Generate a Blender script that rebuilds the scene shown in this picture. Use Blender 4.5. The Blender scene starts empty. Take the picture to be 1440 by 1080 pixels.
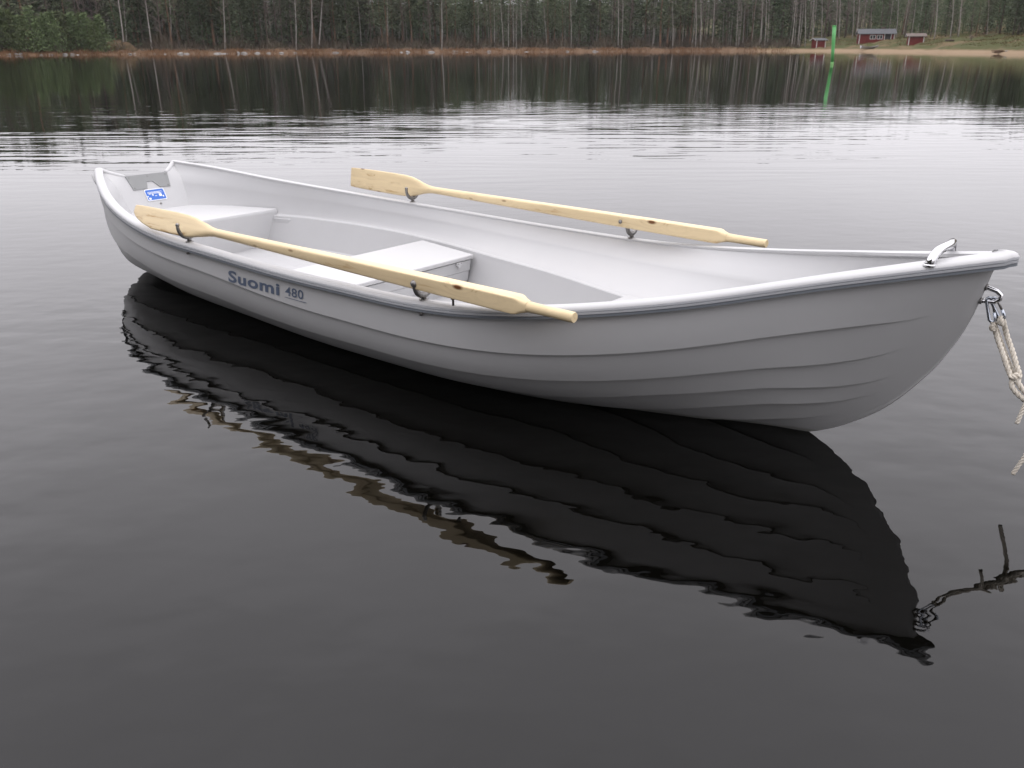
import bpy, bmesh, math, random
from mathutils import Vector, Matrix
import numpy as np
random.seed(7); rng = np.random.default_rng(7)
S = bpy.context.scene
COL = S.collection

# ------------------------------------------------------------------ camera
F, PITCH, ROLL, H = 1196.52, 0.378562, -0.002234, 1.189162      # focal length in px of a 1440 px wide frame
cam_d = bpy.data.cameras.new('camera'); cam = bpy.data.objects.new('camera', cam_d); COL.objects.link(cam)
cam_d.sensor_fit = 'HORIZONTAL'; cam_d.angle = 2*math.atan(720/F)
cam_d.dof.use_dof = True; cam_d.dof.focus_distance = 2.9; cam_d.dof.aperture_fstop = 9
cam_d.clip_start = 0.05; cam_d.clip_end = 4000
cam.matrix_world = Matrix.Translation((0, 0, H)) @ Matrix.Rotation(math.pi/2-PITCH, 4, 'X') @ Matrix.Rotation(ROLL, 4, 'Z')
S.camera = cam

# ------------------------------------------------------------------ sky, sun, exposure
SUN_EL, SUN_AZ = math.radians(78), math.radians(20)
w = bpy.data.worlds.new('World'); S.world = w; w.use_nodes = True
nt = w.node_tree; nt.nodes.clear()
def nn(nt, t, **kw):
    n = nt.nodes.new(t)
    for k, v in kw.items():
        if hasattr(n, k): setattr(n, k, v)
        else: n.inputs[k.replace('_', ' ')].default_value = v
    return n
sky = nn(nt, 'ShaderNodeTexSky'); sky.sky_type = 'NISHITA'; sky.sun_disc = False
sky.sun_elevation = SUN_EL; sky.sun_rotation = SUN_AZ; sky.air_density = 1.0; sky.dust_density = 6.0; sky.ozone_density = 1.0
hs = nn(nt, 'ShaderNodeHueSaturation'); hs.inputs['Saturation'].default_value = 0.05
tc = nn(nt, 'ShaderNodeTexCoord'); mp = nn(nt, 'ShaderNodeMapping'); mp.inputs['Scale'].default_value = (1.2, 1.2, 3.0)
cl = nn(nt, 'ShaderNodeTexNoise'); cl.inputs['Scale'].default_value = 1.6; cl.inputs['Detail'].default_value = 4
cr = nn(nt, 'ShaderNodeMapRange'); cr.inputs['From Min'].default_value = .3; cr.inputs['From Max'].default_value = .7
cr.inputs['To Min'].default_value = 20.3; cr.inputs['To Max'].default_value = 24.6
cmb = nn(nt, 'ShaderNodeVectorMath'); cmb.operation = 'SCALE'; cmb.inputs[0].default_value = (1.0, 0.975, 1.025)
mix = nn(nt, 'ShaderNodeMix'); mix.data_type = 'RGBA'; mix.inputs['Factor'].default_value = 0.85
bg = nn(nt, 'ShaderNodeBackground'); bg.inputs['Strength'].default_value = 0.11
out = nn(nt, 'ShaderNodeOutputWorld')
L = nt.links.new
L(sky.outputs[0], hs.inputs['Color']); L(tc.outputs['Generated'], mp.inputs[0]); L(mp.outputs[0], cl.inputs['Vector'])
sep = nn(nt, 'ShaderNodeSeparateXYZ'); L(tc.outputs['Generated'], sep.inputs[0])
el = nn(nt, 'ShaderNodeMath'); el.operation = 'MULTIPLY_ADD'; el.inputs[1].default_value = .38; el.inputs[2].default_value = .62; el.use_clamp = True; L(sep.outputs['Z'], el.inputs[0])   # overcast sky: brighter towards the zenith
me_ = nn(nt, 'ShaderNodeMath'); me_.operation = 'MULTIPLY'; L(cl.outputs['Fac'], cr.inputs['Value']); L(cr.outputs[0], me_.inputs[0]); L(el.outputs[0], me_.inputs[1]); L(me_.outputs[0], cmb.inputs['Scale'])
L(hs.outputs[0], mix.inputs['A']); L(cmb.outputs[0], mix.inputs['B']); L(mix.outputs['Result'], bg.inputs['Color']); L(bg.outputs[0], out.inputs[0])
sd = bpy.data.lights.new('sun', 'SUN'); sd.energy = 0.5; sd.angle = math.radians(25); sd.color = (1, .97, .93)
sun = bpy.data.objects.new('sun', sd); COL.objects.link(sun)
sun.rotation_euler = (math.pi/2-SUN_EL, 0, math.pi-SUN_AZ)
S.view_settings.view_transform = 'Standard'; S.view_settings.look = 'None'
S.view_settings.exposure = 0.0; S.view_settings.gamma = 1; S.view_settings.use_curve_mapping = False
S.render.engine = 'CYCLES'; S.cycles.max_bounces = 8; S.cycles.use_denoising = True

# ------------------------------------------------------------------ pixel <-> world helpers (photo pixels, 1440 x 1080)
CP, SP = math.cos(PITCH), math.sin(PITCH)
def ray(x, y):
    u, v = (x-720)/F, (y-540)/F
    c, s = math.cos(ROLL), math.sin(ROLL)
    u, v = c*u+s*v, -s*u+c*v
    return Vector((u, CP-SP*v, -(SP+CP*v)))
def at(x, y, dist):                         # point on the ray at horizontal forward distance dist
    r = ray(x, y); return Vector((0, 0, H)) + r*(dist/r.y)
def onz(x, y, z=0.0):
    r = ray(x, y); return Vector((0, 0, H)) + r*((z-H)/r.z)
def herm(kx, kv):
    kx = np.array(kx, float); kv = np.array(kv, float); m = np.gradient(kv, kx)
    def f(x):
        x = np.clip(np.asarray(x, float), kx[0], kx[-1])
        i = np.clip(np.searchsorted(kx, x)-1, 0, len(kx)-2)
        h = kx[i+1]-kx[i]; t = (x-kx[i])/h
        return (2*t**3-3*t**2+1)*kv[i]+(t**3-2*t**2+t)*h*m[i]+(-2*t**3+3*t**2)*kv[i+1]+(t**3-t**2)*h*m[i+1]
    return f
def lin(kx, kv): return lambda x: np.interp(x, kx, kv)

# ------------------------------------------------------------------ mesh helpers
class MB:
    def __init__(s): s.v = []; s.f = []; s.mi = []
    def add(s, vs, fs, mi=0):
        o = len(s.v); s.v += [tuple(map(float, p)) for p in vs]; s.f += [tuple(i+o for i in f) for f in fs]; s.mi += [mi]*len(fs)
    def grid(s, rows, closed=False, mi=0, flip=False):
        n = len(rows[0]); vs = [p for r in rows for p in r]; fs = []
        for i in range(len(rows)-1):
            for j in range(n if closed else n-1):
                a, b = i*n+j, i*n+(j+1) % n
                q = (a, b, b+n, a+n); fs.append(q[::-1] if flip else q)
        s.add(vs, fs, mi)
    def tube(s, pts, rad, n=10, cap=True, mi=0, squash=None):
        pts = [Vector(p) for p in pts]; R = [float(r) for r in rad] if hasattr(rad, '__len__') else [float(rad)]*len(pts)
        t0 = (pts[1]-pts[0]).normalized(); up = Vector((0, 0, 1)) if abs(t0.z) < .9 else Vector((1, 0, 0))
        nrm = (up-t0*up.dot(t0)).normalized(); rows = []
        for i, p in enumerate(pts):
            t = (pts[min(i+1, len(pts)-1)]-pts[max(i-1, 0)]).normalized()
            nrm = (nrm-t*nrm.dot(t)).normalized(); bn = t.cross(nrm)
            k = squash or 1
            rows.append([p+R[i]*(math.cos(2*math.pi*j/n)*nrm*k+math.sin(2*math.pi*j/n)*bn) for j in range(n)])
        s.grid(rows, closed=True, mi=mi)
        if cap:
            o = len(s.v)-len(rows)*n
            s.f.append(tuple(o+j for j in range(n))[::-1]); s.f.append(tuple(o+(len(rows)-1)*n+j for j in range(n))); s.mi += [mi, mi]
    def box(s, c, d, rot=None, mi=0):
        x, y, z = [k/2 for k in d]
        vs = [Vector((a*x, b*y, e*z)) for a in (-1, 1) for b in (-1, 1) for e in (-1, 1)]
        if rot is not None: vs = [rot @ v for v in vs]
        c = Vector(c); s.add([v+c for v in vs], [(0, 1, 3, 2), (4, 6, 7, 5), (0, 4, 5, 1), (2, 3, 7, 6), (0, 2, 6, 4), (1, 5, 7, 3)], mi)
    def ball(s, c, r, n=10, mi=0, sc=(1, 1, 1)):
        rows = []
        for i in range(n+1):
            a = math.pi*i/n
            rows.append([Vector(c)+Vector((r*sc[0]*math.sin(a)*math.cos(2*math.pi*j/(2*n)), r*sc[1]*math.sin(a)*math.sin(2*math.pi*j/(2*n)), r*sc[2]*math.cos(a))) for j in range(2*n)])
        s.grid(rows, closed=True, mi=mi)
    def mesh(s, name, mats, smooth=True, merge=0):
        me = bpy.data.meshes.new(name); me.from_pydata(s.v, [], s.f)
        for m in (mats if isinstance(mats, (list, tuple)) else [mats]): me.materials.append(m)
        me.polygons.foreach_set('material_index', s.mi)
        me.polygons.foreach_set('use_smooth', [smooth]*len(s.f))
        if merge:
            bm = bmesh.new(); bm.from_mesh(me); bmesh.ops.remove_doubles(bm, verts=bm.verts, dist=merge)
            bmesh.ops.recalc_face_normals(bm, faces=bm.faces); bm.to_mesh(me); bm.free()
        me.update(); return me
    def build(s, name, mats, parent=None, smooth=True, merge=0, bevel=0, segs=2, autosmooth=None):
        o = bpy.data.objects.new(name, s.mesh(name, mats, smooth, merge)); COL.objects.link(o)
        if parent is not None: o.parent = parent
        if bevel:
            b = o.modifiers.new('bevel', 'BEVEL'); b.width = bevel; b.segments = segs; b.limit_method = 'ANGLE'; b.angle_limit = math.radians(35)
            b.harden_normals = False
        if autosmooth: o.data.set_sharp_from_angle(angle=math.radians(autosmooth))
        return o
def tag(o, label=None, cat=None, group=None, kind=None):
    if label: o['label'] = label
    if cat: o['category'] = cat
    if group: o['group'] = group
    if kind: o['kind'] = kind
    return o
def thing(name, label, cat, loc=(0, 0, 0), rz=0, group=None):
    o = bpy.data.objects.new(name, None); COL.objects.link(o); o.location = loc; o.rotation_euler = (0, 0, rz)
    o.empty_display_size = .1
    return tag(o, label, cat, group)
def copy_tree(o, parent=None):
    c = o.copy(); COL.objects.link(c)
    if parent is not None: c.parent = parent
    for ch in list(o.children): copy_tree(ch, c)
    return c

# ------------------------------------------------------------------ materials
def mat(name, col, rough=.5, metal=0, spec=.5, noise=None, bump=None, coat=0):
    """noise=(scale, amount, second colour) ; bump=(scale, strength)"""
    m = bpy.data.materials.new(name); m.use_nodes = True; t = m.node_tree; b = t.nodes['Principled BSDF']
    b.inputs['Base Color'].default_value = (*col, 1); b.inputs['Roughness'].default_value = rough
    b.inputs['Metallic'].default_value = metal; b.inputs['Specular IOR Level'].default_value = spec; b.inputs['Coat Weight'].default_value = coat
    co = t.nodes.new('ShaderNodeTexCoord')
    if noise:
        n = t.nodes.new('ShaderNodeTexNoise'); n.inputs['Scale'].default_value = noise[0]; n.inputs['Detail'].default_value = 6; n.inputs['Roughness'].default_value = .6
        t.links.new(co.outputs['Object'], n.inputs['Vector'])
        r = t.nodes.new('ShaderNodeMapRange'); r.inputs['From Min'].default_value = .35; r.inputs['From Max'].default_value = .65; r.inputs['To Max'].default_value = noise[1]
        mx = t.nodes.new('ShaderNodeMix'); mx.data_type = 'RGBA'; mx.inputs['A'].default_value = (*col, 1); mx.inputs['B'].default_value = (*noise[2], 1)
        t.links.new(n.outputs['Fac'], r.inputs['Value']); t.links.new(r.outputs[0], mx.inputs['Factor']); t.links.new(mx.outputs['Result'], b.inputs['Base Color'])
    if bump:
        n = t.nodes.new('ShaderNodeTexNoise'); n.inputs['Scale'].default_value = bump[0]; n.inputs['Detail'].default_value = 3
        t.links.new(co.outputs['Object'], n.inputs['Vector'])
        bu = t.nodes.new('ShaderNodeBump'); bu.inputs['Strength'].default_value = bump[1]; bu.inputs['Distance'].default_value = .002
        t.links.new(n.outputs['Fac'], bu.inputs['Height']); t.links.new(bu.outputs[0], b.inputs['Normal'])
    return m
def foliage(name, c1, c2, rough=.8):
    m = mat(name, c1, rough, spec=.2, noise=(1.1, 1.0, c2)); t = m.node_tree; b = t.nodes['Principled BSDF']
    oi = t.nodes.new('ShaderNodeObjectInfo'); h = t.nodes.new('ShaderNodeHueSaturation')
    r1 = t.nodes.new('ShaderNodeMapRange'); r1.inputs['To Min'].default_value = .6; r1.inputs['To Max'].default_value = 1.5
    r2 = t.nodes.new('ShaderNodeMapRange'); r2.inputs['To Min'].default_value = .475; r2.inputs['To Max'].default_value = .515
    src = b.inputs['Base Color'].links[0].from_socket
    t.links.new(oi.outputs['Random'], r1.inputs['Value']); t.links.new(r1.outputs[0], h.inputs['Value'])
    t.links.new(oi.outputs['Random'], r2.inputs['Value']); t.links.new(r2.outputs[0], h.inputs['Hue'])
    t.links.new(src, h.inputs['Color']); t.links.new(h.outputs[0], b.inputs['Base Color'])
    return m

M_hull = mat('hull_plastic', (.42, .42, .422), .40, spec=.45, noise=(3, .4, (.385, .385, .388)), bump=(900, .10))
def wet_band(m):                                      # faint damp stain just above the waterline
    t = m.node_tree; b = t.nodes['Principled BSDF']; src = b.inputs['Base Color'].links[0].from_socket
    co = t.nodes.new('ShaderNodeTexCoord'); sx = t.nodes.new('ShaderNodeSeparateXYZ'); t.links.new(co.outputs['Object'], sx.inputs[0])
    n = t.nodes.new('ShaderNodeTexNoise'); n.inputs['Scale'].default_value = 7; n.inputs['Detail'].default_value = 5; t.links.new(co.outputs['Object'], n.inputs['Vector'])
    a = t.nodes.new('ShaderNodeMath'); a.operation = 'MULTIPLY_ADD'; a.inputs[1].default_value = -.030; t.links.new(n.outputs['Fac'], a.inputs[0]); t.links.new(sx.outputs['Z'], a.inputs[2])
    r = t.nodes.new('ShaderNodeMapRange'); r.inputs['From Min'].default_value = -.006; r.inputs['From Max'].default_value = .004; r.inputs['To Min'].default_value = .55; r.inputs['To Max'].default_value = 0; t.links.new(a.outputs[0], r.inputs['Value'])
    x = t.nodes.new('ShaderNodeMix'); x.data_type = 'RGBA'; x.inputs['B'].default_value = (.20, .20, .17, 1)
    t.links.new(r.outputs[0], x.inputs['Factor']); t.links.new(src, x.inputs['A']); t.links.new(x.outputs['Result'], b.inputs['Base Color'])
wet_band(M_hull)
M_white = mat('white_plastic', (.51, .51, .515), .42, spec=.4, noise=(4, .4, (.49, .49, .495)), bump=(700, .08))
M_inner = mat('liner_plastic', (.48, .48, .485), .40, spec=.35, noise=(3, .5, (.45, .45, .457)), bump=(600, .10))
M_rail = mat('rub_rail_plastic', (.42, .43, .45), .4, spec=.4)
M_raildark = mat('rub_rail_dark_plastic', (.15, .165, .185), .4, spec=.4)
M_plate = mat('plate_grey', (.24, .245, .245), .45, noise=(30, .5, (.22, .225, .225)))
M_letter = mat('lettering_blue_grey', (.075, .098, .148), .45)
M_blue = mat('sticker_blue', (.03, .13, .50), .35)
M_stick = mat('sticker_white', (.8, .82, .86), .35)
M_chrome = mat('polished_steel', (.75, .75, .77), .12, metal=1)
M_galv = mat('galvanised_steel', (.27, .26, .25), .38, metal=.8, noise=(60, .7, (.16, .155, .15)), bump=(200, .3))
M_steel = mat('steel_hook', (.42, .45, .5), .25, metal=1)
M_rope = mat('rope_fibre', (.64, .60, .53), .85, spec=.1, noise=(120, .8, (.47, .42, .35)))
M_dark = mat('dark_gap', (.03, .03, .03), .6)

def wood(name):
    m = bpy.data.materials.new(name); m.use_nodes = True; t = m.node_tree; b = t.nodes['Principled BSDF']
    b.inputs['Roughness'].default_value = .45; b.inputs['Specular IOR Level'].default_value = .3
    Lk = t.links.new
    co = t.nodes.new('ShaderNodeTexCoord')
    # knots
    mk = t.nodes.new('ShaderNodeMapping'); mk.inputs['Scale'].default_value = (5.5, 15, 15)
    vo = t.nodes.new('ShaderNodeTexVoronoi'); vo.inputs['Scale'].default_value = 1.0; vo.inputs['Randomness'].default_value = 1
    Lk(co.outputs['Object'], mk.inputs[0]); Lk(mk.outputs[0], vo.inputs['Vector'])
    k1 = t.nodes.new('ShaderNodeMapRange'); k1.inputs['From Min'].default_value = .07; k1.inputs['From Max'].default_value = .15; k1.inputs['To Min'].default_value = 1; k1.inputs['To Max'].default_value = 0
    Lk(vo.outputs['Distance'], k1.inputs['Value'])
    # grain lines bent round the knots
    mg = t.nodes.new('ShaderNodeMapping'); mg.inputs['Scale'].default_value = (1.1, 24, 24)
    Lk(co.outputs['Object'], mg.inputs[0])
    ad = t.nodes.new('ShaderNodeVectorMath'); ad.operation = 'ADD'
    bend = t.nodes.new('ShaderNodeMapRange'); bend.inputs['From Max'].default_value = .5; bend.inputs['To Min'].default_value = .9; bend.inputs['To Max'].default_value = 0
    Lk(vo.outputs['Distance'], bend.inputs['Value'])
    Lk(mg.outputs[0], ad.inputs[0]); Lk(bend.outputs[0], ad.inputs[1])
    gr = t.nodes.new('ShaderNodeTexNoise'); gr.inputs['Scale'].default_value = 1.0; gr.inputs['Detail'].default_value = 5; gr.inputs['Roughness'].default_value = .65
    Lk(ad.outputs[0], gr.inputs['Vector'])
    ramp = t.nodes.new('ShaderNodeValToRGB'); e = ramp.color_ramp.elements
    e[0].position = .34; e[0].color = (.43, .25, .09, 1); e[1].position = .62; e[1].color = (.77, .62, .385, 1)
    x = ramp.color_ramp.elements.new(.44); x.color = (.68, .54, .33, 1)
    Lk(gr.outputs['Fac'], ramp.inputs[0])
    mx = t.nodes.new('ShaderNodeMix'); mx.data_type = 'RGBA'; mx.inputs['B'].default_value = (.15, .06, .018, 1)
    Lk(k1.outputs[0], mx.inputs['Factor']); Lk(ramp.outputs[0], mx.inputs['A']); Lk(mx.outputs['Result'], b.inputs['Base Color'])
    bu = t.nodes.new('ShaderNodeBump'); bu.inputs['Strength'].default_value = .25; bu.inputs['Distance'].default_value = .001
    Lk(gr.outputs['Fac'], bu.inputs['Height']); Lk(bu.outputs[0], b.inputs['Normal'])
    return m
M_wood = wood('pale_pine_wood')

# ------------------------------------------------------------------ terrain and shoreline
SH = [(-60, 78.8), (0, 78.2), (160, 76.8), (300, 75.8), (480, 74.4), (720, 73.3), (960, 72.3), (1160, 72.2), (1250, 73.2), (1340, 74.8), (1440, 76.8), (1500, 78.5)]
pts = [onz(x, y) for x, y in SH]
az = [math.degrees(math.atan2(p.x, p.y)) for p in pts]; rr = [math.hypot(p.x, p.y) for p in pts]
AZ = [-180, -140, -110, -80, -55, -42] + az + [42, 55, 80, 110, 140, 180]
RR = [16, 20, 42, 90, 120, 120] + rr + [100, 105, 80, 42, 20, 16]
def shoreR(x, y):
    a = math.degrees(math.atan2(x, y)); return float(np.interp(a, AZ, RR)) + 1.2*math.sin(a*1.9)+.8*math.sin(a*5.3+1)+.5*math.sin(a*11.7)
HT = ([-60, -8, -3, 0, 1.5, 6, 12, 20, 35, 60, 200, 900], [-3, -1.6, -.6, -.03, .22, .75, 1.2, 1.75, 2.7, 4.2, 12, 45])
def ground_z(x, y):
    r = math.hypot(x, y); t = r-shoreR(x, y); z = float(np.interp(t, *HT))
    if t > 0: z += (.12*math.sin(x*.7+y*.3)+.1*math.sin(x*1.9-y*.8))*min(1, t/6)
    return z
m = MB(); rows = []
offs = [-60, -30, -14, -8, -5, -3, -1.5, -.6, 0, .6, 1.2, 2, 3, 4.5, 6, 8, 10, 12, 15, 18, 22, 27, 33, 42, 55, 80, 120, 200, 400, 900, 2200]
angs = sorted(set([round(-180+3*i, 3) for i in range(121)] + [round(-36+.3*i, 3) for i in range(241)]))[:-1]
for a in angs:
    ca, sa = math.cos(math.radians(a)), math.sin(math.radians(a)); R = shoreR(sa, ca)
    rows.append([(sa*max(R+o, .5), ca*max(R+o, .5), ground_z(sa*max(R+o, .5), ca*max(R+o, .5)) if R+o > .5 else -2) for o in offs])
rows.append(rows[0]); m.grid(rows)
def ground_mat():
    g = mat('lake_shore_ground', (.12, .078, .05), .95, spec=.1, noise=(.9, 1, (.17, .11, .07)), bump=(8, .5)); t = g.node_tree; b = t.nodes['Principled BSDF']
    src = b.inputs['Base Color'].links[0].from_socket; Lk = t.links.new
    co = t.nodes.new('ShaderNodeTexCoord'); sx = t.nodes.new('ShaderNodeSeparateXYZ'); Lk(co.outputs['Object'], sx.inputs[0])
    n = t.nodes.new('ShaderNodeTexNoise'); n.inputs['Scale'].default_value = .22; n.inputs['Detail'].default_value = 5; Lk(co.outputs['Object'], n.inputs['Vector'])
    def ramp(val, a, b_, amp):                       # smooth 0..1 of val between a and b_ with a ragged edge
        ad = t.nodes.new('ShaderNodeMath'); ad.operation = 'MULTIPLY_ADD'; ad.inputs[1].default_value = amp; Lk(n.outputs['Fac'], ad.inputs[0]); Lk(val, ad.inputs[2])
        r = t.nodes.new('ShaderNodeMapRange'); r.interpolation_type = 'SMOOTHSTEP'; r.inputs['From Min'].default_value = a+amp*.5; r.inputs['From Max'].default_value = b_+amp*.5; Lk(ad.outputs[0], r.inputs['Value'])
        return r.outputs[0]
    def mixc(f, a, col):
        x = t.nodes.new('ShaderNodeMix'); x.data_type = 'RGBA'; Lk(f, x.inputs['Factor']); Lk(a, x.inputs['A']); x.inputs['B'].default_value = (*col, 1); return x.outputs['Result']
    def mul(a, b_):
        x = t.nodes.new('ShaderNodeMath'); x.operation = 'MULTIPLY'; Lk(a, x.inputs[0]); Lk(b_, x.inputs[1]); return x.outputs[0]
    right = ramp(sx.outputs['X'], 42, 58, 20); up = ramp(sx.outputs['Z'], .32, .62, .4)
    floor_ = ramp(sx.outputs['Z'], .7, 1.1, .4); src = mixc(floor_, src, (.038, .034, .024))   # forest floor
    c = mixc(right, src, (.235, .170, .110))          # sandy beach
    c = mixc(mul(right, up), c, (.060, .064, .023))   # lawn above it
    tan = ramp(n.outputs['Fac'], .45, .62, .0)
    c2 = t.nodes.new('ShaderNodeMath'); c2.operation = 'MULTIPLY'; Lk(mul(right, up), c2.inputs[0]); Lk(tan, c2.inputs[1])
    c = mixc(c2.outputs[0], c, (.125, .092, .05))
    Lk(c, b.inputs['Base Color']); return g
tag(m.build('ground', ground_mat()), 'brown grassy lake shore with a sandy beach on the right', None, None, 'structure')

# ------------------------------------------------------------------ water
def water_mat():
    m = bpy.data.materials.new('dark_lake_water'); m.use_nodes = True; t = m.node_tree; b = t.nodes['Principled BSDF']; Lk = t.links.new
    b.inputs['Base Color'].default_value = (.0011, .0010, .0007, 1); b.inputs['Roughness'].default_value = .0; b.inputs['IOR'].default_value = 1.40
    co = t.nodes.new('ShaderNodeTexCoord'); sx = t.nodes.new('ShaderNodeSeparateXYZ'); Lk(co.outputs['Object'], sx.inputs[0])
    def noise(scale, detail=1.5, rot=0, dist=0):
        mp = t.nodes.new('ShaderNodeMapping'); mp.inputs['Scale'].default_value = scale; mp.inputs['Rotation'].default_value = (0, 0, rot)
        n = t.nodes.new('ShaderNodeTexNoise'); n.inputs['Scale'].default_value = 1; n.inputs['Detail'].default_value = detail; n.inputs['Roughness'].default_value = .45; n.inputs['Distortion'].default_value = dist
        Lk(co.outputs['Object'], mp.inputs[0]); Lk(mp.outputs[0], n.inputs['Vector']); return n.outputs['Fac']
    def rng_(val, a, b_, lo=0, hi=1):
        r = t.nodes.new('ShaderNodeMapRange'); r.interpolation_type = 'SMOOTHSTEP'
        for k, v in zip(('From Min', 'From Max', 'To Min', 'To Max'), (a, b_, lo, hi)): r.inputs[k].default_value = v
        Lk(val, r.inputs['Value']); return r.outputs[0]
    def op(o, a, b_):
        x = t.nodes.new('ShaderNodeMath'); x.operation = o
        for i, s in enumerate((a, b_)):
            if isinstance(s, (int, float)): x.inputs[i].default_value = s
            else: Lk(s, x.inputs[i])
        return x.outputs[0]
    Y = sx.outputs['Y']
    near = rng_(Y, 3.2, 6.5, 1, .25)
    band = op('MULTIPLY', rng_(Y, 6.5, 10.5), rng_(Y, 16, 23, 1, .05))
    patch = rng_(noise((.12, .3, 1), 1), .38, .6)
    h = op('MULTIPLY', op('MULTIPLY', noise((9, 14, 1), 1.5, .25), near), .0009)              # small ripples round the boat
    h = op('ADD', h, op('MULTIPLY', op('MULTIPLY', noise((4.2, 5.6, 1), 1.3, -.2), near), .0038))
    h = op('ADD', h, op('MULTIPLY', op('MULTIPLY', op('MULTIPLY', noise((.5, 2.6, 1), 1.6), band), op('ADD', patch, .3)), .0076))   # wind ripple further out
    h = op('ADD', h, op('MULTIPLY', op('MULTIPLY', noise((1.1, 5.2, 1), 1.5), band), .0034))
    h = op('ADD', h, op('MULTIPLY', noise((1.2, 3.5, 1), 2), .0008))
    h = op('ADD', h, op('MULTIPLY', op('MULTIPLY', noise((1.5, 7, 1), 1), rng_(Y, 20, 40)), .0012))
    bu = t.nodes.new('ShaderNodeBump'); bu.inputs['Strength'].default_value = 1; bu.inputs['Distance'].default_value = 1
    Lk(h, bu.inputs['Height']); Lk(bu.outputs[0], b.inputs['Normal'])
    return m
m = MB(); m.add([(-400, -60, 0), (400, -60, 0), (400, 400, 0), (-400, 400, 0)], [(0, 1, 2, 3)])
tag(m.build('water', water_mat(), smooth=False), 'dark still lake water mirroring the boat and the forest', None, None, 'structure')

# ------------------------------------------------------------------ the boat: fitted lines
KX = [0, .25, .6, 1.3, 2.0, 2.7, 3.4, 4.0, 4.4, 4.8]
ZS = herm(KX, [.521, .493, .448, .397, .383, .379, .401, .4925, .5833, .673])          # sheer height
BS = herm(KX, [.260, .3735, .505, .6655, .697, .6936, .642, .441, .2173, .030])        # half beam
NE = herm([0, .3, .6, 1.1, 1.7, 2.8, 3.3, 3.7, 4.0, 4.3, 4.55, 4.8], [3.2, 4.2, 4.6, 3.6, 3.3, 3.5, 3.3, 2.7, 2.2, 1.7, 1.35, 1.2])
ZK = herm([0, .25, .49, .99, 1.34, 1.83, 2.24, 2.7, 3.2, 3.7, 4.01, 4.2, 4.311, 4.446, 4.543, 4.612, 4.673, 4.729, 4.748],
          [.13, .02, -.055, -.082, -.1, -.114, -.118, -.112, -.106, -.098, -.068, -.03, 0, .075, .158, .247, .351, .511, .612])
def hull_y(X, z, d=0.0):
    X = min(max(X, 0), 4.748); t = float(ZS(X))-.034; k = float(ZK(X)); v = min(max((t-z)/max(t-k, 1e-4), 0), 1)
    return max((float(BS(X))-.018)*(1-v**float(NE(X)))+d, 0)
BOW = Vector((1.355225, 2.240444, 0)); PSI = -0.704675
BO = BOW-4.8*Vector((math.cos(PSI), math.sin(PSI), 0))
boat = thing('rowing_boat', 'light grey plastic rowing boat with white interior floating on the still lake', 'boat', BO, PSI)
BM = Matrix.Translation(BO) @ Matrix.Rotation(PSI, 4, 'Z')
def P(X, Y, z): return Vector((X, -Y, z))        # Y > 0 : the side nearest the camera

# hull with five lapped strakes
STR = [lin([0, 1.26, 1.45, 1.73, 1.97, 2.22, 2.58, 2.83, 3.25, 3.54, 3.83, 4.07, 4.29, 4.41, 4.515, 4.6, 4.64, 4.75], [.17, .158, .155, .158, .173, .2, .225, .231, .238, .253, .25, .237, .232, .246, .278, .328, .377, .5]),
       lin([0, 1.3, 1.81, 2.1, 2.4, 3.0, 3.6, 3.8, 4.05, 4.27, 4.57, 4.75], [.40, .405, .418, .447, .456, .455, .466, .452, .43, .435, .547, .66]),
       lin([0, 1.5, 3.0, 3.55, 3.93, 4.27, 4.56, 4.75], [.60, .61, .655, .66, .578, .58, .756, .83]),
       lin([0, 1.5, 3.0, 3.73, 4.03, 4.26, 4.52, 4.75], [.74, .76, .78, .785, .715, .708, .842, .90]),
       lin([0, 1.5, 3.0, 4.01, 4.24, 4.40, 4.75], [.87, .88, .885, .862, .852, .885, .94])]
def smooth_fn(f, k=.07):
    xs = np.linspace(0, 4.75, 300); ys = f(xs)
    ker = np.exp(-.5*(np.arange(-25, 26)*(4.75/299)/k)**2); ker /= ker.sum()
    ys = np.convolve(np.pad(ys, 25, mode='edge'), ker, 'valid'); return lambda x: np.interp(x, xs, ys)
STR = [smooth_fn(f) for f in STR]
FADE = [(4.35, 4.66), (4.30, 4.60), (4.28, 4.58), (4.24, 4.53), (4.12, 4.42)]
LAP = .0105
def wing(z):
    t = min(max((z-.415)/.09, 0), 1); return t*t*(3-2*t)
def aftX(z): return max(0.0, .080+(.463-z)*.618-.078*wing(z))
def hull_rows(side):
    xs = np.concatenate([np.linspace(0, 4.0, 110), np.linspace(4.0, 4.748, 60)[1:]]); rows = []
    for X0 in xs:
        vb = [0]+[float(f(X0)) for f in STR]+[1]; row = []
        for j in range(6):
            nseg = 7
            for i in range(nseg+1):
                v = vb[j]+(vb[j+1]-vb[j])*i/nseg
                fd = 0
                if j < 5:
                    a, b = FADE[j]; fd = min(max((b-X0)/(b-a), 0), 1); fd = fd*fd*(3-2*fd)
                off = LAP*fd*((i/nseg)**1.6)
                if j < 5 and i == nseg: off = LAP*fd
                X = X0
                for _ in range(4):
                    z = float(ZS(X))-.034+(float(ZK(X))-float(ZS(X))+.034)*v
                    X = X0+aftX(z)*max(0, 1-X0/1.1)**2
                X = min(X, 4.748); z = float(ZS(X))-.034+(float(ZK(X))-float(ZS(X))+.034)*v
                y = (float(BS(X))-.018)*(1-v**float(NE(X))) if v < 1 else 0.0
                y = max(y+off*min(1, y/.05), .004 if v < 1 else 0)
                row.append(P(X, side*y, z-off*.25))
        rows.append(row)
    return rows
m = MB()
for s in (1, -1): m.grid(hull_rows(s), flip=(s < 0))
hull = m.build('hull', M_hull, boat, merge=1e-5, autosmooth=32)
tag(hull, 'grey lapstrake outer shell')

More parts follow.
